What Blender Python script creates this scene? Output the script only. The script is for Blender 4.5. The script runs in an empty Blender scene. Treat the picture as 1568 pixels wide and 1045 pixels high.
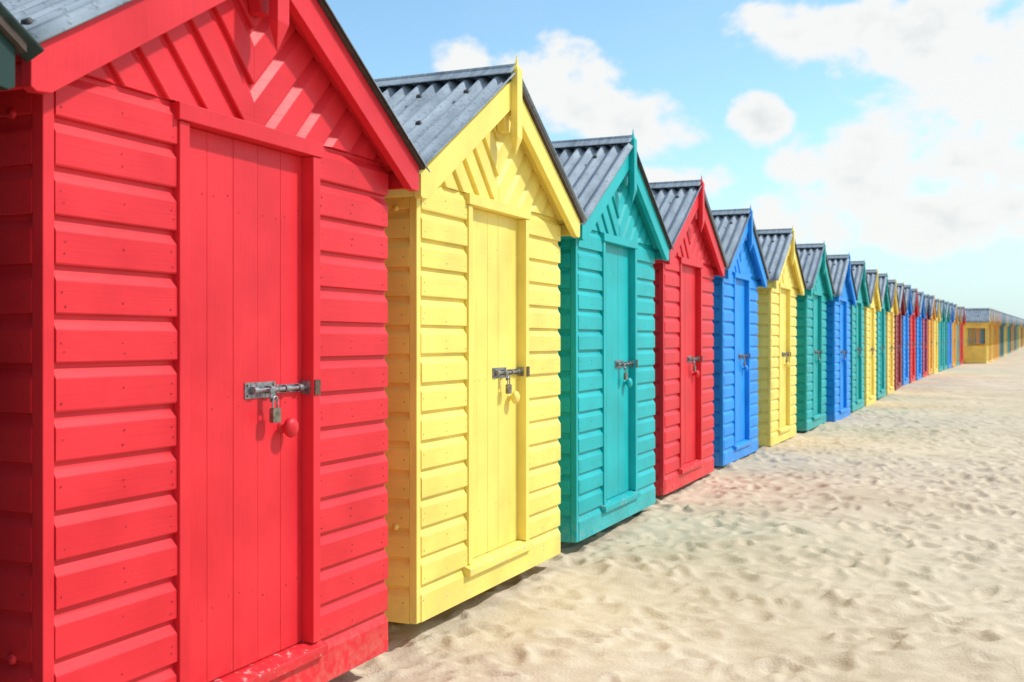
import bpy, bmesh, math, random
import numpy as np
from mathutils import Vector, Matrix

scene = bpy.context.scene
scene.view_settings.view_transform = 'Standard'
scene.view_settings.look = 'None'
scene.view_settings.exposure = 0
COL = scene.collection
F = 1670.0

# ------------------------------------------------------------------ materials
def nt(mat):
    mat.use_nodes = True
    t = mat.node_tree
    return t, t.nodes, t.links, t.nodes['Principled BSDF']

def paint(name, col, grain='h', rough=0.42, worn=0.0):
    m = bpy.data.materials.new(name)
    t, N, L, b = nt(m)
    tc = N.new('ShaderNodeTexCoord')
    oi = N.new('ShaderNodeObjectInfo')
    off = N.new('ShaderNodeVectorMath'); off.operation = 'ADD'
    mulr = N.new('ShaderNodeVectorMath'); mulr.operation = 'SCALE'
    cx = N.new('ShaderNodeCombineXYZ')
    L.new(oi.outputs['Random'], cx.inputs[0]); L.new(oi.outputs['Random'], cx.inputs[1])
    L.new(cx.outputs[0], mulr.inputs[0]); mulr.inputs['Scale'].default_value = 37.0
    L.new(tc.outputs['Object'], off.inputs[0]); L.new(mulr.outputs[0], off.inputs[1])
    mp = N.new('ShaderNodeMapping'); L.new(off.outputs[0], mp.inputs[0])
    mp.inputs['Scale'].default_value = (2.5, 2.5, 75.0) if grain == 'h' else (75.0, 20.0, 2.5)
    gn = N.new('ShaderNodeTexNoise'); gn.inputs['Scale'].default_value = 1.6
    gn.inputs['Detail'].default_value = 3; gn.inputs['Distortion'].default_value = 0.6
    L.new(mp.outputs[0], gn.inputs['Vector'])
    ln = N.new('ShaderNodeTexNoise'); ln.inputs['Scale'].default_value = 2.6; ln.inputs['Detail'].default_value = 4
    L.new(off.outputs[0], ln.inputs['Vector'])
    c0 = N.new('ShaderNodeMix'); c0.data_type = 'RGBA'
    dark = [c*0.86 for c in col]; lite = [min(1, c*1.05+0.008) for c in col]
    c0.inputs[6].default_value = (*dark, 1); c0.inputs[7].default_value = (*lite, 1)
    r0 = N.new('ShaderNodeMapRange'); r0.inputs[1].default_value = 0.3; r0.inputs[2].default_value = 0.62
    L.new(ln.outputs[0], r0.inputs[0]); L.new(r0.outputs[0], c0.inputs[0])
    c1 = N.new('ShaderNodeMix'); c1.data_type = 'RGBA'; c1.blend_type = 'MULTIPLY'
    r1 = N.new('ShaderNodeMapRange'); r1.inputs[1].default_value = 0.25; r1.inputs[2].default_value = 0.5
    r1.inputs[3].default_value = 0.93; r1.inputs[4].default_value = 1.0
    L.new(gn.outputs[0], r1.inputs[0])
    c1.inputs[0].default_value = 1.0
    L.new(c0.outputs[2], c1.inputs[6]); L.new(r1.outputs[0], c1.inputs[7])
    cur = c1.outputs[2]
    ch = N.new('ShaderNodeTexNoise'); ch.inputs['Scale'].default_value = 26; ch.inputs['Detail'].default_value = 5
    ch.inputs['Roughness'].default_value = 0.65
    L.new(off.outputs[0], ch.inputs['Vector'])
    rc = N.new('ShaderNodeMapRange'); lo = 0.715 - worn*0.115
    rc.inputs[1].default_value = lo; rc.inputs[2].default_value = lo + 0.02
    L.new(ch.outputs[0], rc.inputs[0])
    sp = N.new('ShaderNodeSeparateXYZ'); L.new(tc.outputs['Object'], sp.inputs[0])
    rz_ = N.new('ShaderNodeMapRange'); rz_.inputs[1].default_value = -0.05; rz_.inputs[2].default_value = 0.25
    rz_.inputs[3].default_value = 0.30; rz_.inputs[4].default_value = 0.0
    L.new(sp.outputs[2], rz_.inputs[0])
    mm = N.new('ShaderNodeMath'); mm.operation = 'MULTIPLY'
    rr = N.new('ShaderNodeMapRange'); rr.inputs[1].default_value = 0.42; rr.inputs[2].default_value = 0.66
    L.new(ch.outputs[0], rr.inputs[0]); L.new(rr.outputs[0], mm.inputs[0]); L.new(rz_.outputs[0], mm.inputs[1])
    c2 = N.new('ShaderNodeMix'); c2.data_type = 'RGBA'
    L.new(mm.outputs[0], c2.inputs[0]); L.new(cur, c2.inputs[6]); c2.inputs[7].default_value = (0.5, 0.4, 0.28, 1)
    c3 = N.new('ShaderNodeMix'); c3.data_type = 'RGBA'
    L.new(rc.outputs[0], c3.inputs[0]); L.new(c2.outputs[2], c3.inputs[6])
    c3.inputs[7].default_value = (*([c*0.4+0.25 for c in col] if worn > 0.5 else [c*0.45+0.03 for c in col]), 1)
    L.new(c3.outputs[2], b.inputs['Base Color'])
    rg = N.new('ShaderNodeMapRange'); rg.inputs[3].default_value = rough-0.08; rg.inputs[4].default_value = rough+0.15
    L.new(ln.outputs[0], rg.inputs[0]); L.new(rg.outputs[0], b.inputs['Roughness'])
    b.inputs['Specular IOR Level'].default_value = 0.26
    b0 = N.new('ShaderNodeBump'); b0.inputs['Strength'].default_value = 0.4; b0.inputs['Distance'].default_value = 0.01
    L.new(ln.outputs[0], b0.inputs['Height'])
    b1 = N.new('ShaderNodeBump'); b1.inputs['Strength'].default_value = 0.24; b1.inputs['Distance'].default_value = 0.003
    L.new(gn.outputs[0], b1.inputs['Height']); L.new(b0.outputs[0], b1.inputs['Normal'])
    L.new(b1.outputs[0], b.inputs['Normal'])
    return m

COLS = {
 'red':    (0.68, 0.018, 0.030),
 'yellow': (0.86, 0.685, 0.150),
 'teal':   (0.002, 0.41, 0.43),
 'blue':   (0.004, 0.27, 0.78),
 'green':  (0.003, 0.37, 0.37),
 'dkgreen':(0.008, 0.035, 0.028),
 'orange': (0.80, 0.40, 0.06),
 'maroon': (0.30, 0.03, 0.04),
 'navy':   (0.03, 0.08, 0.26),
 'amber':  (0.84, 0.62, 0.14),
}
PM = {}
for k, c in COLS.items():
    PM[k] = dict(h=paint('paint_%s_siding' % k, c, 'h'),
                 v=paint('paint_%s_door' % k, c, 'v', rough=0.42),
                 t=paint('paint_%s_trim' % k, c, 'v', worn=0.15),
                 s=paint('paint_%s_sill' % k, c, 'h', worn=1.0),
                 n=None)
    m = bpy.data.materials.new('nailhead_%s' % k); t, N, L, b = nt(m)
    b.inputs['Base Color'].default_value = (*[x*0.35+0.01 for x in c], 1); b.inputs['Roughness'].default_value = 0.6
    PM[k]['n'] = m

def roof_mat():
    m = bpy.data.materials.new('corrugated_fibre_cement')
    t, N, L, b = nt(m)
    tc = N.new('ShaderNodeTexCoord')
    n1 = N.new('ShaderNodeTexNoise'); n1.inputs['Scale'].default_value = 4; n1.inputs['Detail'].default_value = 5
    n2 = N.new('ShaderNodeTexNoise'); n2.inputs['Scale'].default_value = 45; n2.inputs['Detail'].default_value = 4
    mp = N.new('ShaderNodeMapping'); mp.inputs['Scale'].default_value = (0.5, 14, 0.5)
    n3 = N.new('ShaderNodeTexNoise'); n3.inputs['Scale'].default_value = 2.0; n3.inputs['Detail'].default_value = 4
    L.new(tc.outputs['Object'], n1.inputs['Vector']); L.new(tc.outputs['Object'], n2.inputs['Vector'])
    L.new(tc.outputs['Object'], mp.inputs[0]); L.new(mp.outputs[0], n3.inputs['Vector'])
    cr = N.new('ShaderNodeValToRGB')
    cr.color_ramp.elements[0].position = 0.30; cr.color_ramp.elements[0].color = (0.15, 0.195, 0.24, 1)
    cr.color_ramp.elements[1].position = 0.66; cr.color_ramp.elements[1].color = (0.38, 0.45, 0.52, 1)
    ad = N.new('ShaderNodeMath'); ad.operation = 'ADD'
    h1 = N.new('ShaderNodeMath'); h1.operation = 'MULTIPLY'; h1.inputs[1].default_value = 0.5
    h2 = N.new('ShaderNodeMath'); h2.operation = 'MULTIPLY'; h2.inputs[1].default_value = 0.5
    L.new(n1.outputs[0], h1.inputs[0]); L.new(n3.outputs[0], h2.inputs[0])
    L.new(h1.outputs[0], ad.inputs[0]); L.new(h2.outputs[0], ad.inputs[1]); L.new(ad.outputs[0], cr.inputs[0])
    mx = N.new('ShaderNodeMix'); mx.data_type = 'RGBA'
    rr = N.new('ShaderNodeMapRange'); rr.inputs[1].default_value = 0.56; rr.inputs[2].default_value = 0.70; rr.inputs[4].default_value = 0.6
    L.new(n2.outputs[0], rr.inputs[0]); L.new(rr.outputs[0], mx.inputs[0])
    L.new(cr.outputs[0], mx.inputs[6]); mx.inputs[7].default_value = (0.10, 0.12, 0.13, 1)
    L.new(mx.outputs[2], b.inputs['Base Color'])
    b.inputs['Roughness'].default_value = 0.85; b.inputs['Specular IOR Level'].default_value = 0.25
    bp = N.new('ShaderNodeBump'); bp.inputs['Strength'].default_value = 0.4; bp.inputs['Distance'].default_value = 0.003
    L.new(n2.outputs[0], bp.inputs['Height']); L.new(bp.outputs[0], b.inputs['Normal'])
    return m
ROOF = roof_mat()

def simple(name, col, rough=0.7, metal=0.0, nscale=30, var=0.4, bump=0.3):
    m = bpy.data.materials.new(name); t, N, L, b = nt(m)
    tc = N.new('ShaderNodeTexCoord'); n = N.new('ShaderNodeTexNoise')
    n.inputs['Scale'].default_value = nscale; n.inputs['Detail'].default_value = 6
    L.new(tc.outputs['Object'], n.inputs['Vector'])
    r = N.new('ShaderNodeMapRange'); r.inputs[1].default_value = 0.3; r.inputs[2].default_value = 0.7
    L.new(n.outputs[0], r.inputs[0])
    mx = N.new('ShaderNodeMix'); mx.data_type = 'RGBA'
    mx.inputs[6].default_value = (*[c*(1-var) for c in col], 1); mx.inputs[7].default_value = (*[min(1, c*(1+var*0.5)) for c in col], 1)
    L.new(r.outputs[0], mx.inputs[0]); L.new(mx.outputs[2], b.inputs['Base Color'])
    b.inputs['Roughness'].default_value = rough; b.inputs['Metallic'].default_value = metal
    bp = N.new('ShaderNodeBump'); bp.inputs['Strength'].default_value = bump; bp.inputs['Distance'].default_value = 0.002
    L.new(n.outputs[0], bp.inputs['Height']); L.new(bp.outputs[0], b.inputs['Normal'])
    return m
FELT = simple('tarred_edge_strip', (0.075, 0.055, 0.045), 0.9)
DKROOF = simple('green_painted_roof_sheet', (0.012, 0.035, 0.030), 0.85)
DARKWOOD = simple('tarred_timber', (0.05, 0.04, 0.03), 0.9)
STEEL = simple('galvanised_steel', (0.36, 0.36, 0.38), 0.40, 0.85, 60, 0.6)
RUST = simple('rusty_steel', (0.13, 0.08, 0.06), 0.8, 0.2, 80)
BRASS = simple('weathered_brass', (0.27, 0.235, 0.18), 0.42, 0.8, 50, 0.45)
BOLT = simple('roof_bolt', (0.03, 0.03, 0.03), 0.6)

# ------------------------------------------------------------------ mesh builder
class MB:
    def __init__(s): s.v = []; s.f = []; s.m = []; s.sm = []
    def add(s, vs, fs, mat=0, smooth=False):
        o = len(s.v); s.v += [tuple(v) for v in vs]
        for f in fs:
            s.f.append([i+o for i in f]); s.m.append(mat); s.sm.append(smooth)
    def box(s, x0, x1, y0, y1, z0, z1, mat=0):
        s.add([(x0,y0,z0),(x1,y0,z0),(x1,y1,z0),(x0,y1,z0),(x0,y0,z1),(x1,y0,z1),(x1,y1,z1),(x0,y1,z1)],
              [(0,3,2,1),(4,5,6,7),(0,1,5,4),(1,2,6,5),(2,3,7,6),(3,0,4,7)], mat)
    def prism(s, prof, t0, t1, fn, mat=0):
        n = len(prof)
        vs = [fn(t0, a, b) for a, b in prof] + [fn(t1, a, b) for a, b in prof]
        fs = [(i, (i+1) % n, (i+1) % n+n, i+n) for i in range(n)]
        fs += [tuple(range(n))[::-1], tuple(range(n, 2*n))]
        s.add(vs, fs, mat)
    def cyl(s, p0, p1, r0, r1=None, n=12, mat=0, smooth=True):
        r1 = r0 if r1 is None else r1
        p0 = Vector(p0); p1 = Vector(p1); d = (p1-p0).normalized()
        a = d.orthogonal().normalized(); b = d.cross(a)
        vs = []
        for p, r in ((p0, r0), (p1, r1)):
            for i in range(n):
                an = 2*math.pi*i/n
                vs.append(p + a*(r*math.cos(an)) + b*(r*math.sin(an)))
        s.add(vs, [(i, (i+1) % n, (i+1) % n+n, i+n) for i in range(n)], mat, smooth)
        s.add(vs, [tuple(range(n))[::-1], tuple(range(n, 2*n))], mat)
    def lathe(s, c, axis, prof, n=20, mat=0):
        c = Vector(c); d = Vector(axis).normalized(); a = d.orthogonal().normalized(); b = d.cross(a)
        vs = []
        for h, r in prof:
            for i in range(n):
                an = 2*math.pi*i/n
                vs.append(c + d*h + a*(r*math.cos(an)) + b*(r*math.sin(an)))
        fs = []
        for k in range(len(prof)-1):
            for i in range(n):
                fs.append((k*n+i, k*n+(i+1) % n, (k+1)*n+(i+1) % n, (k+1)*n+i))
        s.add(vs, fs, mat, True)
    def mesh(s, name, bevel=0.0, recalc=True):
        me = bpy.data.meshes.new(name)
        me.from_pydata(s.v, [], s.f)
        me.polygons.foreach_set('material_index', s.m)
        me.polygons.foreach_set('use_smooth', s.sm)
        bm = bmesh.new(); bm.from_mesh(me)
        if recalc: bmesh.ops.recalc_face_normals(bm, faces=bm.faces[:])
        if bevel > 0:
            bmesh.ops.bevel(bm, geom=bm.edges[:], offset=bevel, segments=2, profile=0.5, affect='EDGES', clamp_overlap=True)
        bm.to_mesh(me); bm.free()
        return me

# hut dimensions -----------------------------------------------------------
W = 1.93; D = 2.6; P = 0.144
SL = 0.63; G = 0.145; ZE = 2.20; CX = W/2
def rz(x):
    return ZE + SL*((x+G) if x <= CX else (W+G-x))
PO = 0.0185; CW = 0.027
PROF = [(-0.010, 0), (PO-0.003, 0), (PO, 0.004), (PO, 0.095), (0.0175, 0.098), (0.0045, 0.120), (0.0005, 0.128), (0.0, 0.1436), (-0.010, 0.1436)]
def front(t, o, z): return (t, -o, z)
def left(t, o, z): return (-o, t, z)
def right(t, o, z): return (W+o, t, z)
def back(t, o, z): return (t, D+o, z)

def make_hut_meshes(seed, porch=0.0):
    rnd = random.Random(seed)
    out = {}
    # ---- siding
    mb = MB()
    z0s = [0.184 + P*i for i in range(14)]
    base = [(-0.010, 0.0), (PO-0.002, 0.0), (PO+0.001, 0.003), (PO+0.001, 0.134), (0.0175, 0.137), (0.0045, 0.161), (0.0005, 0.168), (0.0, 0.1836), (-0.010, 0.1836)]
    def jp(z):
        j = rnd.uniform(-0.0018, 0.0018); k = rnd.uniform(-0.002, 0.002)
        return [(o+(j if o > 0.002 else 0), z+dz+(k if 0 < dz < 0.13 else 0)) for o, dz in PROF]
    for z in z0s:
        mb.prism(jp(z), CW+0.001+rnd.uniform(0, .003), 0.549, front)
        mb.prism(jp(z), 1.381, W+0.0165+rnd.uniform(0, .002), front)
        mb.prism(jp(z), CW+.001, D-CW-.001, left)
        mb.prism(jp(z), CW+.001, D-CW-.001, right)
        mb.prism(jp(z), CW+.001, W-CW-.001, back)
    mb.prism(base, CW+.001, 0.549, front); mb.prism(base, 1.381, W+0.0175, front)
    mb.prism([(-0.010, 0), (PO-0.002, 0), (PO+0.001, 0.003), (PO+0.001, 0.13), (-0.01, 0.13)], 0.549, 1.381, front)
    for fn, L_ in ((left, D), (right, D), (back, W)):
        mb.prism(base, CW+.001, L_-CW-.001, fn)
    me = mb.mesh('siding_%d' % seed)
    # chevron gable
    bm = bmesh.new(); bm.from_mesh(me)
    for side in (-1, 1):
        g = bmesh.new()
        ang = math.radians(46)
        dl = Vector((side*math.cos(ang), 0, math.sin(ang)))
        dn = Vector((-side*math.sin(ang), 0, math.cos(ang)))
        org = Vector((CX, 0, 2.14))
        for k in range(-7, 8):
            j = rnd.uniform(-0.0015, 0.0015)
            vs = []
            for t in (-1.2, 1.5):
                for o, z in PROF:
                    p = org + dl*t + dn*(z + k*P) + Vector((0, -(o+(j if o > 0 else 0)), 0))
                    vs.append(g.verts.new(p))
            n = len(PROF)
            for i in range(n):
                g.faces.new((vs[i], vs[(i+1) % n], vs[(i+1) % n+n], vs[i+n]))
            g.faces.new(vs[:n][::-1]); g.faces.new(vs[n:])
        def cut(co, no):
            r = bmesh.ops.bisect_plane(g, geom=g.verts[:]+g.edges[:]+g.faces[:], plane_co=co, plane_no=no, clear_outer=True, dist=1e-5)
            ed = [e for e in r['geom_cut'] if isinstance(e, bmesh.types.BMEdge)]
            try: bmesh.ops.edgenet_fill(g, edges=ed)
            except Exception: pass
        cut(Vector((CX+side*0.0015, 0, 0)), Vector((-side, 0, 0)))
        cut(Vector((0, 0, 2.2015)), Vector((0, 0, -1)))
        cut(Vector((0.0 if side < 0 else W, 0, 0)), Vector((side, 0, 0)))
        cut(Vector((CX, 0, rz(CX)-0.035)), Vector((side*SL, 0, 1)).normalized())
        bmesh.ops.recalc_face_normals(g, faces=g.faces[:])
        tmp = bpy.data.meshes.new('tmp'); g.to_mesh(tmp); g.free(); bm.from_mesh(tmp); bpy.data.meshes.remove(tmp)
    bm.to_mesh(me); bm.free()
    out['siding'] = me
    # ---- solid core added inside to block light, plus back gable panel
    mb = MB()
    prof = [(0.012, 0.012), (W-0.012, 0.012), (W-0.012, rz(W)-0.04), (CX, rz(CX)-0.04), (0.012, rz(0)-0.04)]
    mb.prism(prof, 0.055, D-0.008, lambda t, a, b: (a, t, b))
    mb.prism([(0.012, 2.19), (W-0.012, 2.19), (W-0.012, rz(W)-0.045), (CX, rz(CX)-0.045), (0.012, rz(0)-0.045)], D-0.006, D+0.006, lambda t, a, b: (a, t, b))
    out['light_block_and_gable'] = mb.mesh('light_block_and_gable_%d' % seed)
    # ---- trim
    mb = MB(); cp = 0.0155
    for x0, x1, yy in ((-cp, CW, -cp), (W-CW, W+cp, 0.0025)):
        mb.box(x0, x1, yy, CW, 0.002, 2.2)
        mb.box(x0, x1, D-CW, D+cp, 0.002, 2.2)
    yf0, yf1 = -0.110, -0.072
    def lam(t, a, b): return (a, t, b)
    dv = 0.160
    for sgn in (0, 1):
        pts = [(-G, ZE), (CX-0.0007, rz(CX)), (CX-0.0007, rz(CX)-dv), (-G+0.045/SL, ZE-0.11), (-G+0.02, ZE-0.115), (-G, ZE-0.105)]
        if sgn: pts = [(W-a, b) for a, b in pts]
        mb.prism(pts, yf0-porch, yf1-porch, lam)
        s1 = [(-G+0.01, ZE-0.006), (CX-0.0007, rz(CX)-0.012), (CX-0.0007, rz(CX)-0.034), (-G+0.01, ZE-0.03)]
        if sgn: s1 = [(W-a, b) for a, b in s1]
        mb.prism(s1, yf1+0.002-porch, D+0.06, lam)
        f1 = [(-G+0.012, ZE-0.035), (-G+0.035, ZE-0.035+0.01), (-G+0.035, ZE-0.10), (-G+0.012, ZE-0.10)]
        if sgn: f1 = [(W-a, b) for a, b in f1]
        mb.prism(f1, yf1+0.002-porch, D+0.055, lam)
        mb.prism(pts, D+0.062, D+0.09, lam)
        b1 = [(0.0, rz(0)-0.04), (CX-0.0007, rz(CX)-0.04), (CX-0.0007, rz(CX)-0.10), (0.0, rz(0)-0.10)]
        if sgn: b1 = [(W-a, b) for a, b in b1]
        mb.prism(b1, -0.055, -0.008, lam)
    # door casing
    mb.box(0.550, 0.600, -0.028, 0.052, 0.192, 2.138)
    mb.box(1.330, 1.380, -0.034, 0.052, 0.192, 2.138)
    mb.box(0.535, 1.395, -0.040, 0.05, 2.139, 2.1985)
    # pendant at the apex
    px, pf, pb = 0.036, -0.150-porch, -0.1085-porch
    zt, zb, zp = rz(CX)+0.05, 2.56, 2.45
    vs = [(CX-px, pf, zb), (CX+px, pf, zb), (CX+px, pb, zb), (CX-px, pb, zb), (CX-px, pf, zt), (CX+px, pf, zt), (CX+px, pb, zt), (CX-px, pb, zt),
          (CX, (pf+pb)/2+.01, zp), (CX-.012, (pf+pb)/2-.006, zt+.03), (CX+.012, (pf+pb)/2-.006, zt+.03), (CX+.012, (pf+pb)/2+.006, zt+.03), (CX-.012, (pf+pb)/2+.006, zt+.03),
          (CX, (pf+pb)/2, zt+.10)]
    mb.add(vs, [(0,1,5,4),(1,2,6,5),(2,3,7,6),(3,0,4,7),(1,0,8),(2,1,8),(3,2,8),(0,3,8),
                (4,5,10,9),(5,6,11,10),(6,7,12,11),(7,4,9,12),(9,10,13),(10,11,13),(11,12,13),(12,9,13)])
    if not porch:
        mb.prism([(CX-0.06, rz(CX)-0.20), (CX+0.06, rz(CX)-0.20), (CX+0.03, rz(CX)-0.30), (CX-0.03, rz(CX)-0.30)], -0.075, -0.02, lam)
    if porch:
        for x in (0.0, W-0.07):
            mb.box(x, x+0.07, -porch, -porch+0.07, 0.0, 2.2)
        for x in (-0.0, W-0.05):
            mb.box(x, x+0.05, -porch+0.071, -0.025, 0.85, 0.91)
            mb.box(x+.003, x+0.047, -porch+0.071, -0.025, 0.10, 0.849)
            mb.box(x, x+0.05, -porch+0.071, -0.025, 1.9, 2.19)
        mb.box(0.071, 0.5, -porch+0.01, -porch+0.05, 0.1, 0.91)
        mb.box(W-0.5, W-0.071, -porch+0.01, -porch+0.05, 0.1, 0.91)
        mb.box(0.002, W-.002, -porch+.002, -0.02, -0.06, 0.09)
        mb.prism([(0.0, 2.2), (W, 2.2), (CX, rz(CX)-0.16)], -porch+0.02, -porch+0.04, lam)
    out['trim'] = mb.mesh('trim_%d' % seed, bevel=0.003)
    # ---- sill
    mb = MB()
    mb.prism([(-0.05, 0.131), (0.050, 0.131), (0.053, 0.172), (0.0, 0.191), (-0.05, 0.191)], 0.520, 1.410, front)
    out['sill'] = mb.mesh('sill_%d' % seed, bevel=0.004)
    # ---- door planks
    mb = MB(); n = 5; w = 0.73/n
    for i in range(n):
        x0 = 0.6003+i*w; j = rnd.uniform(-.0012, .0012)
        mb.box(x0+0.0004, x0+w-0.0004, 0.020+j, 0.05, 0.194, 2.1385)
    out['door'] = mb.mesh('door_%d' % seed, bevel=0.003)
    # ---- knob
    mb = MB()
    mb.lathe((1.19, 0.021, 1.065), (0, -1, 0), [(0, 0.026), (0.004, 0.026), (0.008, 0.014), (0.022, 0.013), (0.028, 0.028), (0.036, 0.037), (0.046, 0.040), (0.056, 0.036), (0.064, 0.024), (0.068, 0.009), (0.0685, 0.0005)], 24)
    out['knob'] = mb.mesh('knob_%d' % seed)
    # ---- roof sheets
    mb = MB(); pitch = 0.1; amp = 0.018
    y0, y1 = -0.140-porch, D+0.12
    ny = int((y1-y0)/pitch*8); ph = rnd.uniform(0, 6)
    ys = [y0+(y1-y0)*i/ny for i in range(ny+1)]
    nrm = Vector((-SL, 0, 1)).normalized()
    for sgn in (0, 1):
        nx = 6; xa = -G-0.035-rnd.uniform(0, .01); xb = CX-0.004
        vs = []
        for lay in (0.0, -0.007):
            for y in ys:
                lap = 0.006*(int((y-y0)/0.9) % 2)
                h = 0.027 + amp*math.cos(2*math.pi*y/pitch+ph) + lay
                for i in range(nx+1):
                    x = xa+(xb-xa)*i/nx
                    sag = -0.004*math.sin(math.pi*i/nx)
                    p = Vector((x, y, rz(x))) + nrm*(h+sag+lap)
                    vs.append((p.x if not sgn else W-p.x, p.y, p.z))
        M = nx+1; K = (ny+1)*M; fs = []
        for j in range(ny):
            for i in range(nx):
                a = j*M+i
                fs.append((a, a+1, a+1+M, a+M)); fs.append((K+a+M, K+a+1+M, K+a+1, K+a))
            fs.append((j*M, (j+1)*M, K+(j+1)*M, K+j*M))
            fs.append(((j+1)*M+nx, j*M+nx, K+j*M+nx, K+(j+1)*M+nx))
        for i in range(nx):
            fs.append((i+1, i, K+i, K+i+1)); a = ny*M+i; fs.append((a, a+1, K+a+1, K+a))
        mb.add(vs, fs, 0, True)
        crest = [y for y in [(-ph/(2*math.pi)+k)*pitch for k in range(-30, 40)] if y0+0.04 < y < y1-0.04]
        for r_i, frac in enumerate((0.13, 0.47, 0.80)):
            for ci, y in enumerate(crest):
                if (ci+r_i) % 3: continue
                lap = 0.006*(int((y-y0)/0.9) % 2)
                x = xa+(xb-xa)*frac + rnd.uniform(-.01, .01)
                p = Vector((x, y, rz(x)))+nrm*(0.027+amp+lap-0.004)
                q = p+nrm*0.012
                if sgn: p.x = W-p.x; q.x = W-q.x
                mb.cyl(p, q, 0.020, 0.014, 10, 1)
    cw = 0.085; top = rz(CX)+0.078
    pr = [(CX-cw, top-cw*SL-0.004), (CX, top), (CX+cw, top-cw*SL-0.004), (CX+cw, top-cw*SL-0.010), (CX, top-0.009), (CX-cw, top-cw*SL-0.010)]
    mb.prism(pr, y0+0.01, y1-0.01, lam)
    mb.cyl((CX, y0+0.012, top-0.006), (CX, y1-0.012, top-0.006), 0.016, None, 10, 0)
    e1 = [(W+G+0.02, ZE-0.011), (CX+0.001, rz(CX)+0.002), (CX+0.001, rz(CX)+0.028), (W+G+0.02, ZE+0.018)]
    mb.prism(e1, yf0-0.018-porch, yf0+0.03-porch, lam, 2)
    out['roof'] = mb.mesh('roof_%d' % seed, recalc=True)
    # ---- lock hardware
    mb = MB(); zc = 1.215
    mb.box(0.955, 1.145, 0.0155, 0.0205, zc-0.030, zc+0.030, 0)
    mb.box(1.15, 1.322, 0.0155, 0.0205, zc-0.016, zc+0.016, 0)
    mb.cyl((0.985, 0.004, zc), (1.348, 0.004, zc), 0.0085, None, 12, 0)
    for x in (1.0, 1.10, 1.20, 1.29):
        mb.cyl((x-0.012, 0.004, zc), (x+0.012, 0.004, zc), 0.014, None, 12, 0)
        mb.box(x-0.012, x+0.012, 0.004, 0.0158, zc-0.0145, zc+0.0145, 0)
    mb.box(1.3345, 1.372, -0.040, -0.0335, zc-0.03, zc+0.03, 3)
    mb.box(1.3235, 1.331, -0.020, 0.018, zc-0.028, zc+0.028, 0)
    mb.box(1.062, 1.094, -0.022, -0.017, zc-0.045, zc+0.008, 0)
    mb.box(1.064, 1.092, -0.018, 0.004, zc-0.004, zc+0.004, 0)
    for x in (0.97, 1.13):
        for z in (zc-0.019, zc+0.019):
            mb.cyl((x, 0.0155, z), (x, 0.0125, z), 0.006, 0.004, 8, 1)
    cxp, zp_, yp = 1.085, zc-0.092, -0.026
    R = 0.015; pts = []
    for i in range(13):
        a = math.pi*i/12
        pts.append((cxp+R*math.cos(a), yp, zp_+0.052+R*math.sin(a)))
    pts = [(cxp+R, yp, zp_+0.01)]+pts+[(cxp-R, yp, zp_+0.01)]
    for a, b2 in zip(pts[:-1], pts[1:]): mb.cyl(a, b2, 0.004, None, 8, 0)
    mb.prism([(cxp-0.025, zp_-0.026), (cxp-0.020, zp_-0.032), (cxp+0.020, zp_-0.032), (cxp+0.025, zp_-0.026), (cxp+0.025, zp_+0.018), (cxp+0.020, zp_+0.023), (cxp-0.020, zp_+0.023), (cxp-0.025, zp_+0.018)],
             yp-0.009, yp+0.009, lam, 2)
    out['lock'] = mb.mesh('lock_%d' % seed)
    # ---- nail heads
    mb = MB()
    def disc(c, ax, r):
        mb.cyl(c, Vector(c)+Vector(ax)*0.0015, r, r*0.8, 6, 0, False)
    for z in [0.05]+z0s:
        for x in (0.055, 0.30, 0.525, 1.406, 1.64, W-0.03):
            for dz in (0.03, 0.065):
                if rnd.random() < 0.35: continue
                disc((x+rnd.uniform(-.01, .01), -PO-0.0012, z+dz+rnd.uniform(-.01, .01)), (0, -1, 0), rnd.uniform(.002, .0038))
        for y in (0.06, 1.3, D-0.06):
            disc((-PO-0.0012, y+rnd.uniform(-.01, .01), z+0.05), (-1, 0, 0), .0035)
    for i in range(n):
        for z in (0.45, 1.17, 1.9):
            for dx in (0.03, w-0.03):
                if rnd.random() < 0.3: continue
                disc((0.6+i*w+dx+rnd.uniform(-.006, .006), 0.0196, z+rnd.uniform(-.03, .03)), (0, -1, 0), rnd.uniform(.002, .0035))
    out['nails'] = mb.mesh('nails_%d' % seed)
    mb = MB()
    for z in (0.475, 2.06):
        mb.lathe((-PO, 0.10, z), (-1, 0, 0), [(0, 0.016), (0.006, 0.015), (0.011, 0.009), (0.0125, 0.001)], 14)
    out['coach_bolts'] = mb.mesh('coach_bolts_%d' % seed)
    # ---- under-floor timbers
    mb = MB()
    for y in (0.45, 1.25, D-0.5):
        mb.box(0.25, W-0.25, y, y+0.09, -0.10, 0.011)
        for x in (0.35, CX, W-0.45):
            mb.box(x, x+0.1, y+0.003, y+0.087, -0.6, -0.099)
    out['floor_timbers'] = mb.mesh('floor_timbers_%d' % seed)
    return out

VAR = [make_hut_meshes(s) for s in range(5)]
PORCH = make_hut_meshes(99, porch=1.1)

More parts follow.
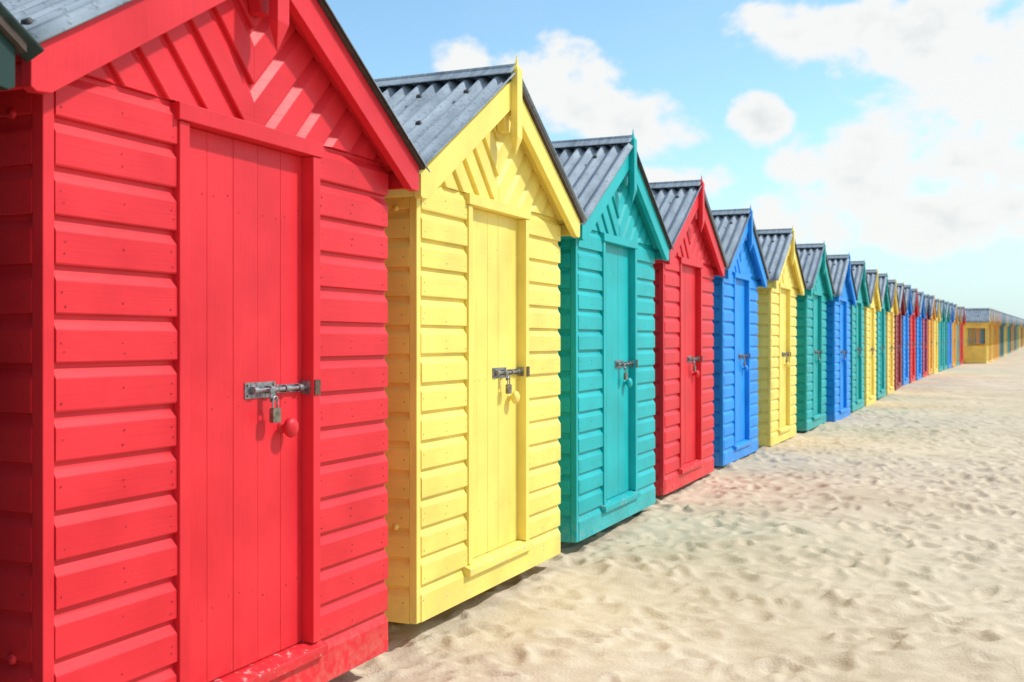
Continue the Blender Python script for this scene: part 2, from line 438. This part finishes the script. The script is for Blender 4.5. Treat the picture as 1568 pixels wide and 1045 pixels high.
def place_hut(x, y, z, ang, cname, var, tilt=(0, 0), trim=None, doorc=None, details=True, roof=None):
    trim = trim or cname; doorc = doorc or cname
    e = bpy.data.objects.new('beach_hut', None); COL.objects.link(e)
    e.location = (x, y, z); e.rotation_euler = (tilt[0], tilt[1], math.pi/2-ang)
    for part, me in var.items():
        if not details and part in ('nails', 'coach_bolts', 'floor_timbers'): continue
        o = bpy.data.objects.new(part, me); COL.objects.link(o); o.parent = e
        if part == 'siding' : mats = [PM[cname]['h']]
        elif part == 'light_block_and_gable': mats = [PM[cname]['h']]
        elif part in ('trim', 'coach_bolts'): mats = [PM[trim]['t']]
        elif part == 'sill': mats = [PM[doorc]['s']]
        elif part in ('door', 'knob'): mats = [PM[doorc]['v']]
        elif part == 'roof': mats = [roof or ROOF, BOLT, FELT]
        elif part == 'lock': mats = [STEEL, RUST, BRASS, RUST]
        elif part == 'nails': mats = [PM[cname]['n']]
        else: mats = [DARKWOOD]
        if len(me.materials) < len(mats):
            for _ in range(len(mats)-len(me.materials)): me.materials.append(None)
        for i, m in enumerate(mats):
            o.material_slots[i].link = 'OBJECT'; o.material_slots[i].material = m
    return e

def rise(y):
    return float(np.interp(y, [0, 18, 24, 34, 54, 80, 137, 220, 4000], [0, 0, 0.02, 0.09, 0.17, 0.40, 0.98, 1.15, 1.2]))

# row layout -----------------------------------------------------------------
R = random.Random(4)
A0 = 23.5
u = lambda a: (math.sin(math.radians(a)), math.cos(math.radians(a)))
huts = []
h1 = (-1.36+0.006, 3.12+0.03)
fw = (math.cos(math.radians(A0))*0.07, -math.sin(math.radians(A0))*0.07)
huts.append((h1[0]-2.335*u(A0)[0]+fw[0], h1[1]-2.335*u(A0)[1]+fw[1], -0.035, A0, 'dkgreen', 'dkgreen'))
huts.append((h1[0], h1[1], 0.0, A0, 'red', None))
near = [(-0.478, 5.40, 23.6), (0.440, 7.58, 23.4), (1.365, 9.90, 23.6), (2.350, 12.20, 23.9), (3.42, 14.48, 24.2), (4.55, 16.90, 24.6), (5.58, 18.90, 24.8)]
seq = ['yellow','teal','red','blue','yellow','green','blue','green','yellow','green','amber','maroon','blue','red','blue','red','orange','yellow','teal','green','blue','orange','teal','red','blue','yellow']
for k, (x, y, a) in enumerate(near):
    huts.append((x, y, rise(y), a, seq[k], None))
px_, py_ = near[-1][0], near[-1][1]
k = len(near)
while True:
    a = float(np.interp(py_, [18, 26, 40, 56], [24.3, 24.0, 25.6, 26.6]))
    px_ += 2.40*u(a)[0]; py_ += 2.40*u(a)[1]
    if py_ > 57: break
    huts.append((px_, py_, rise(py_), a, seq[k % len(seq)], None)); k += 1
for i, (x, y, z, a, c, tr) in enumerate(huts):
    tl = (R.uniform(-.003, .003), R.uniform(-.004, .004)) if i > 2 else (0, 0)
    trc = tr
    if i > 12 and R.random() < 0.3: trc = R.choice(['orange', 'maroon', 'navy', 'green', 'amber'])
    place_hut(x, y, z + (R.uniform(-.03, .03) if i > 6 else 0), math.radians(a), c, VAR[i % 5], tl, trim=trc, details=(i < 12), roof=DKROOF if i == 0 else None)
px_, py_ = px_+0.55, py_+1.2
seq2 = ['amber','green','maroon','teal','orange','blue','green','red','yellow','maroon','teal','amber','blue','green']
k = 0
while py_ < 165:
    a = 26.6
    place_hut(px_, py_, rise(py_), math.radians(a), seq2[k % len(seq2)], PORCH, (0, 0), trim=R.choice(['amber', 'green', 'orange', 'maroon', 'teal']) if k else 'yellow', details=False)
    g = 2.45
    px_ += g*u(a)[0]; py_ += g*u(a)[1]; k += 1

# ------------------------------------------------------------------ sand
def grow(start, stop, h0, rate, hmax=1e9):
    out = [start]; h = h0; sg = 1 if stop > start else -1
    while (stop-out[-1])*sg > 0:
        out.append(out[-1]+sg*h); h = min(h*rate, hmax)
    return out
xs = grow(-2.5, -3000, 0.06, 1.15)[::-1][:-1] + list(np.arange(-2.5, 7.5, 0.021)) + grow(7.5, 3000, 0.021, 1.011)
ys = grow(3.2, -3000, 0.06, 1.15)[::-1][:-1] + list(np.arange(3.2, 11.5, 0.021)) + grow(11.5, 4000, 0.021, 1.011)
xs = np.array(xs); ys = np.array(ys)
res = 0.02; X0, Y0, NX, NY = -4.0, 1.0, 1500, 2200
rng = np.random.default_rng(11)
def smooth_noise(nx, ny, cell, rng):
    gx, gy = int(nx/cell)+4, int(ny/cell)+4
    g = rng.standard_normal((gy, gx))
    fx = np.arange(nx)/cell; fy = np.arange(ny)/cell
    ix = fx.astype(int); iy = fy.astype(int); tx = fx-ix; ty = fy-iy
    tx = tx*tx*(3-2*tx); ty = ty*ty*(3-2*ty)
    a = g[np.ix_(iy, ix)]; b = g[np.ix_(iy, ix+1)]; c = g[np.ix_(iy+1, ix)]; d = g[np.ix_(iy+1, ix+1)]
    tx = tx[None, :]; ty = ty[:, None]
    return (a*(1-tx)+b*tx)*(1-ty)+(c*(1-tx)+d*tx)*ty
H = 0.013*smooth_noise(NX, NY, 45, rng)+0.012*smooth_noise(NX, NY, 17, rng)+0.005*smooth_noise(NX, NY, 8, rng)
NS = 36000
sx = rng.uniform(0, NX, NS); sy = rng.uniform(0, NY, NS)
for i in range(NS):
    th = rng.normal(0.45, 0.7) if rng.random() < 0.7 else rng.uniform(0, math.pi)
    sl = rng.uniform(0.06, 0.15)/res; sw = sl*rng.uniform(0.4, 0.85); dp = rng.uniform(0.007, 0.030)
    rad = int(sl*1.7)+1; cx, cy = int(sx[i]), int(sy[i])
    xa, xb, ya, yb = max(0, cx-rad), min(NX, cx+rad+1), max(0, cy-rad), min(NY, cy+rad+1)
    if xb-xa < 3 or yb-ya < 3: continue
    gx = np.arange(xa, xb)[None, :]-sx[i]; gy = np.arange(ya, yb)[:, None]-sy[i]
    c, s = math.cos(th), math.sin(th)
    a = (gx*s+gy*c)/sl; b = (gx*c-gy*s)/sw
    r = np.sqrt(a*a+b*b)*(1+0.18*np.sin(3*np.arctan2(b, a)+i))
    m = np.exp(-r**3)
    loc = H[ya:yb, xa:xb]
    base = float(loc.mean())*0.7
    rim = 0.5*dp*np.exp(-((r-1.2)/0.32)**2)*(1+0.6*a)
    H[ya:yb, xa:xb] = loc*(1-0.6*m) + 0.6*m*(base-dp*(1+0.5*a)) + rim
H += 0.0035*smooth_noise(NX, NY, 4.5, rng)+0.0014*smooth_noise(NX, NY, 2.2, rng)
XX, YY = np.meshgrid(xs, ys)
fx = (XX-X0)/res; fy = (YY-Y0)/res
fxc = np.clip(fx, 1, NX-2.001); fyc = np.clip(fy, 1, NY-2.001)
ix = fxc.astype(int); iy = fyc.astype(int); tx = fxc-ix; ty = fyc-iy
hh = (H[iy, ix]*(1-tx)+H[iy, ix+1]*tx)*(1-ty)+(H[iy+1, ix]*(1-tx)+H[iy+1, ix+1]*tx)*ty
edge = np.clip(np.minimum(np.minimum(fx, NX-fx), np.minimum(fy, NY-fy))/60, 0, 1)
hh = hh*edge
und = 0.025*np.sin(XX*0.9+np.sin(YY*0.5)*1.3)*np.sin(YY*0.7+1.0) + 0.015*np.sin(XX*1.9+YY*1.1+2)
und *= np.clip(1-(np.hypot(XX, YY))/400, 0, 1)
lvl = np.interp(YY, [-50, 3, 6, 9.5, 13, 18, 4000], [-0.115, -0.115, -0.10, -0.055, -0.03, -0.01, 0.0])
rs = np.interp(YY, [0, 18, 24, 34, 54, 80, 137, 220, 4000], [0, 0, 0.02, 0.09, 0.17, 0.40, 0.98, 1.15, 1.2])
ax_ = -0.462+(YY-5.36)*math.tan(math.radians(24.0))
dist = (XX-ax_)*math.cos(math.radians(24.0))
lvl2 = -0.06*np.clip((dist-0.3)/4, 0, 1)
hh = np.where(dist < -0.3, hh*0.5, hh)
Z = hh+und*np.clip(np.abs(dist)/1.0, 0.3, 1)+lvl+rs+lvl2
nyv, nxv = Z.shape
co = np.empty((nyv*nxv, 3), dtype=np.float32)
co[:, 0] = XX.ravel(); co[:, 1] = YY.ravel(); co[:, 2] = Z.ravel()
idx = np.arange(nyv*nxv).reshape(nyv, nxv)
q = np.stack([idx[:-1, :-1], idx[:-1, 1:], idx[1:, 1:], idx[1:, :-1]], axis=-1).reshape(-1, 4)
me = bpy.data.meshes.new('sand')
me.vertices.add(len(co)); me.vertices.foreach_set('co', co.ravel())
me.loops.add(q.size); me.loops.foreach_set('vertex_index', q.ravel().astype(np.int32))
me.polygons.add(len(q)); me.polygons.foreach_set('loop_start', np.arange(0, q.size, 4, dtype=np.int32))
me.polygons.foreach_set('loop_total', np.full(len(q), 4, dtype=np.int32))
me.polygons.foreach_set('use_smooth', np.ones(len(q), dtype=bool))
me.update(calc_edges=True); me.validate()
sand = bpy.data.objects.new('sand_beach', me); COL.objects.link(sand)
m = bpy.data.materials.new('dry_sand'); t, N, L, b = nt(m)
tc = N.new('ShaderNodeTexCoord')
def noise(sc, det=5, rg=0.5):
    n = N.new('ShaderNodeTexNoise'); n.inputs['Scale'].default_value = sc; n.inputs['Detail'].default_value = det
    n.inputs['Roughness'].default_value = rg
    L.new(tc.outputs['Object'], n.inputs['Vector']); return n
n1 = noise(0.5, 3); n2 = noise(7, 5, 0.6); n3 = noise(420, 1); n4 = noise(55, 3, 0.65)
cr = N.new('ShaderNodeValToRGB'); cr.color_ramp.elements[0].position = 0.32; cr.color_ramp.elements[0].color = (0.50, 0.41, 0.285, 1)
cr.color_ramp.elements[1].position = 0.66; cr.color_ramp.elements[1].color = (0.68, 0.58, 0.44, 1)
av = N.new('ShaderNodeMix'); av.inputs[0].default_value = 0.5
L.new(n1.outputs[0], av.inputs[2]); L.new(n2.outputs[0], av.inputs[3]); L.new(av.outputs[0], cr.inputs[0])
mx = N.new('ShaderNodeMix'); mx.data_type = 'RGBA'; mx.blend_type = 'MULTIPLY'; mx.inputs[0].default_value = 1
r3 = N.new('ShaderNodeMapRange'); r3.inputs[1].default_value = 0.3; r3.inputs[2].default_value = 0.6; r3.inputs[3].default_value = 0.76; r3.inputs[4].default_value = 1.05
L.new(n3.outputs[0], r3.inputs[0]); L.new(cr.outputs[0], mx.inputs[6]); L.new(r3.outputs[0], mx.inputs[7])
L.new(mx.outputs[2], b.inputs['Base Color']); b.inputs['Roughness'].default_value = 0.95; b.inputs['Specular IOR Level'].default_value = 0.1
bb1 = N.new('ShaderNodeBump'); bb1.inputs['Strength'].default_value = 0.7; bb1.inputs['Distance'].default_value = 0.009
L.new(n4.outputs[0], bb1.inputs['Height'])
L.new(bb1.outputs[0], b.inputs['Normal'])
me.materials.append(m)

# ------------------------------------------------------------------ sun + sky
sa = math.radians(33); nx_, ny_ = math.cos(math.radians(24)), -math.sin(math.radians(24))
ux_, uy_ = math.sin(math.radians(24)), math.cos(math.radians(24))
hx = nx_*math.cos(sa)+ux_*math.sin(sa); hy = ny_*math.cos(sa)+uy_*math.sin(sa)
el = math.radians(46)
sd = bpy.data.lights.new('sun', 'SUN'); sd.energy = 3.6; sd.angle = math.radians(3.0); sd.color = (1.0, 0.97, 0.92)
so = bpy.data.objects.new('sun', sd); COL.objects.link(so)
dirv = Vector((hx*math.cos(el), hy*math.cos(el), math.sin(el)))
so.rotation_euler = dirv.to_track_quat('Z', 'Y').to_euler(); so.location = (20, 5, 30)

w = bpy.data.worlds.new('World'); scene.world = w; w.use_nodes = True
w.cycles.sampling_method = 'MANUAL'; w.cycles.sample_map_resolution = 512
N = w.node_tree.nodes; L = w.node_tree.links
bg = N['Background']
sky = N.new('ShaderNodeTexSky'); sky.sky_type = 'NISHITA'; sky.sun_disc = False
sky.sun_elevation = el; sky.sun_rotation = math.atan2(hx, hy); sky.air_density = 1.0; sky.dust_density = 0.8; sky.ozone_density = 1.0
def M(op, a, b2=None, c=None, clamp=False):
    n = N.new('ShaderNodeMath'); n.operation = op; n.use_clamp = clamp
    for i, v in enumerate((a, b2, c)):
        if v is None: continue
        if isinstance(v, (int, float)): n.inputs[i].default_value = v
        else: L.new(v, n.inputs[i])
    return n.outputs[0]
tc = N.new('ShaderNodeTexCoord'); sp = N.new('ShaderNodeSeparateXYZ'); L.new(tc.outputs['Generated'], sp.inputs[0])
az = M('ARCTAN2', sp.outputs[0], sp.outputs[1]); elv = M('ARCSINE', sp.outputs[2])
cxyz = N.new('ShaderNodeCombineXYZ'); L.new(az, cxyz.inputs[0]); L.new(M('MULTIPLY', elv, 1.4), cxyz.inputs[1])
def wn(sc, det, rg=0.55, dist=0.0):
    n = N.new('ShaderNodeTexNoise'); n.inputs['Scale'].default_value = sc; n.inputs['Detail'].default_value = det
    n.inputs['Roughness'].default_value = rg; n.inputs['Distortion'].default_value = dist
    L.new(cxyz.outputs[0], n.inputs['Vector']); return n.outputs[0]
blobs = [(735,108,66,50),(815,130,95,62),(890,150,85,62),(955,195,90,48),(1035,215,65,36),
         (1162,188,48,36),(1040,275,85,30),
         (1190,45,85,36),(1300,50,150,45),(1450,60,200,95),(1530,170,190,120),
         (1420,240,165,80),(1300,250,110,55),(1260,325,110,48),(1430,335,190,52)]
acc = None
for (bx, by, rx, ry) in blobs:
    a0 = math.atan((bx-784)/F); e0 = math.atan((522-by)/F*math.cos(a0))
    ra = rx/F*math.cos(a0)**2; re = ry/F*math.cos(a0)
    dx = M('MULTIPLY', M('SUBTRACT', az, a0), 1/ra); dy = M('MULTIPLY', M('SUBTRACT', elv, e0), 1/re)
    v = M('SUBTRACT', 1.0, M('MULTIPLY_ADD', dx, dx, M('MULTIPLY', dy, dy)))
    acc = v if acc is None else M('SMOOTH_MAX', acc, v, 0.5)
acc = M('MAXIMUM', acc, -1.6)
far = M('GREATER_THAN', M('ABSOLUTE', az), 0.56)
hi = M('GREATER_THAN', elv, 0.45)
msk = M('MAXIMUM', far, hi)
big = wn(2.2, 5)
gen = M('MULTIPLY', M('SUBTRACT', big, 0.49), 7.0)
gen = M('SUBTRACT', gen, M('MULTIPLY', M('SUBTRACT', 1.0, msk), 8.0))
acc = M('MAXIMUM', acc, gen)
fbm = M('MULTIPLY', M('SUBTRACT', wn(15.0, 7, 0.56, 0.15), 0.5), 5.4)
dens = M('ADD', acc, fbm)
dr = N.new('ShaderNodeMapRange'); dr.interpolation_type = 'SMOOTHSTEP'
dr.inputs[1].default_value = -0.45; dr.inputs[2].default_value = 0.60; dr.inputs[4].default_value = 0.98
L.new(dens, dr.inputs[0])
S = 0.115
veil = N.new('ShaderNodeMapRange'); veil.inputs[1].default_value = 0.48; veil.inputs[2].default_value = 0.8; veil.inputs[4].default_value = 0.22
L.new(big, veil.inputs[0])
horiz = N.new('ShaderNodeMapRange'); horiz.interpolation_type = 'SMOOTHSTEP'
horiz.inputs[1].default_value = 0.20; horiz.inputs[2].default_value = -0.01; horiz.inputs[3].default_value = 0.0; horiz.inputs[4].default_value = 0.85
L.new(elv, horiz.inputs[0])
cs = N.new('ShaderNodeMapRange'); cs.interpolation_type = 'SMOOTHSTEP'; cs.inputs[1].default_value = 0.36; cs.inputs[2].default_value = 0.54
L.new(wn(5.5, 6, 0.58, 0.2), cs.inputs[0])
thick = N.new('ShaderNodeMapRange'); thick.interpolation_type = 'SMOOTHSTEP'; thick.inputs[1].default_value = 0.7; thick.inputs[2].default_value = 2.9; thick.inputs[3].default_value = 1.0; thick.inputs[4].default_value = 0.0
L.new(dens, thick.inputs[0])
shade = M('MAXIMUM', cs.outputs[0], thick.outputs[0])
cc = N.new('ShaderNodeMix'); cc.data_type = 'RGBA'
cc.inputs[6].default_value = (0.62/S, 0.67/S, 0.69/S, 1); cc.inputs[7].default_value = (0.94/S, 0.95/S, 0.935/S, 1)
L.new(shade, cc.inputs[0])
tint = N.new('ShaderNodeMix'); tint.data_type = 'RGBA'; tint.blend_type = 'MULTIPLY'; tint.inputs[0].default_value = 1
L.new(sky.outputs[0], tint.inputs[6]); tint.inputs[7].default_value = (1.5, 1.85, 1.85, 1)
hz = N.new('ShaderNodeMix'); hz.data_type = 'RGBA'
L.new(M('MAXIMUM', veil.outputs[0], horiz.outputs[0]), hz.inputs[0]); L.new(tint.outputs[2], hz.inputs[6]); hz.inputs[7].default_value = (0.66/S, 0.84/S, 0.89/S, 1)
fm = N.new('ShaderNodeMix'); fm.data_type = 'RGBA'
L.new(dr.outputs[0], fm.inputs[0]); L.new(hz.outputs[2], fm.inputs[6]); L.new(cc.outputs[2], fm.inputs[7])
L.new(fm.outputs[2], bg.inputs[0]); bg.inputs[1].default_value = S

# ------------------------------------------------------------------ camera
cd = bpy.data.cameras.new('camera'); cam = bpy.data.objects.new('camera', cd); COL.objects.link(cam)
cd.sensor_width = 36; cd.lens = 36*F/1568; cd.clip_end = 8000; cd.clip_start = 0.05
cam.location = (0, 0, 1.4); cam.rotation_euler = (math.radians(90), 0, 0)
cd.dof.use_dof = True; cd.dof.focus_distance = 5.2; cd.dof.aperture_fstop = 4.5
scene.camera = cam
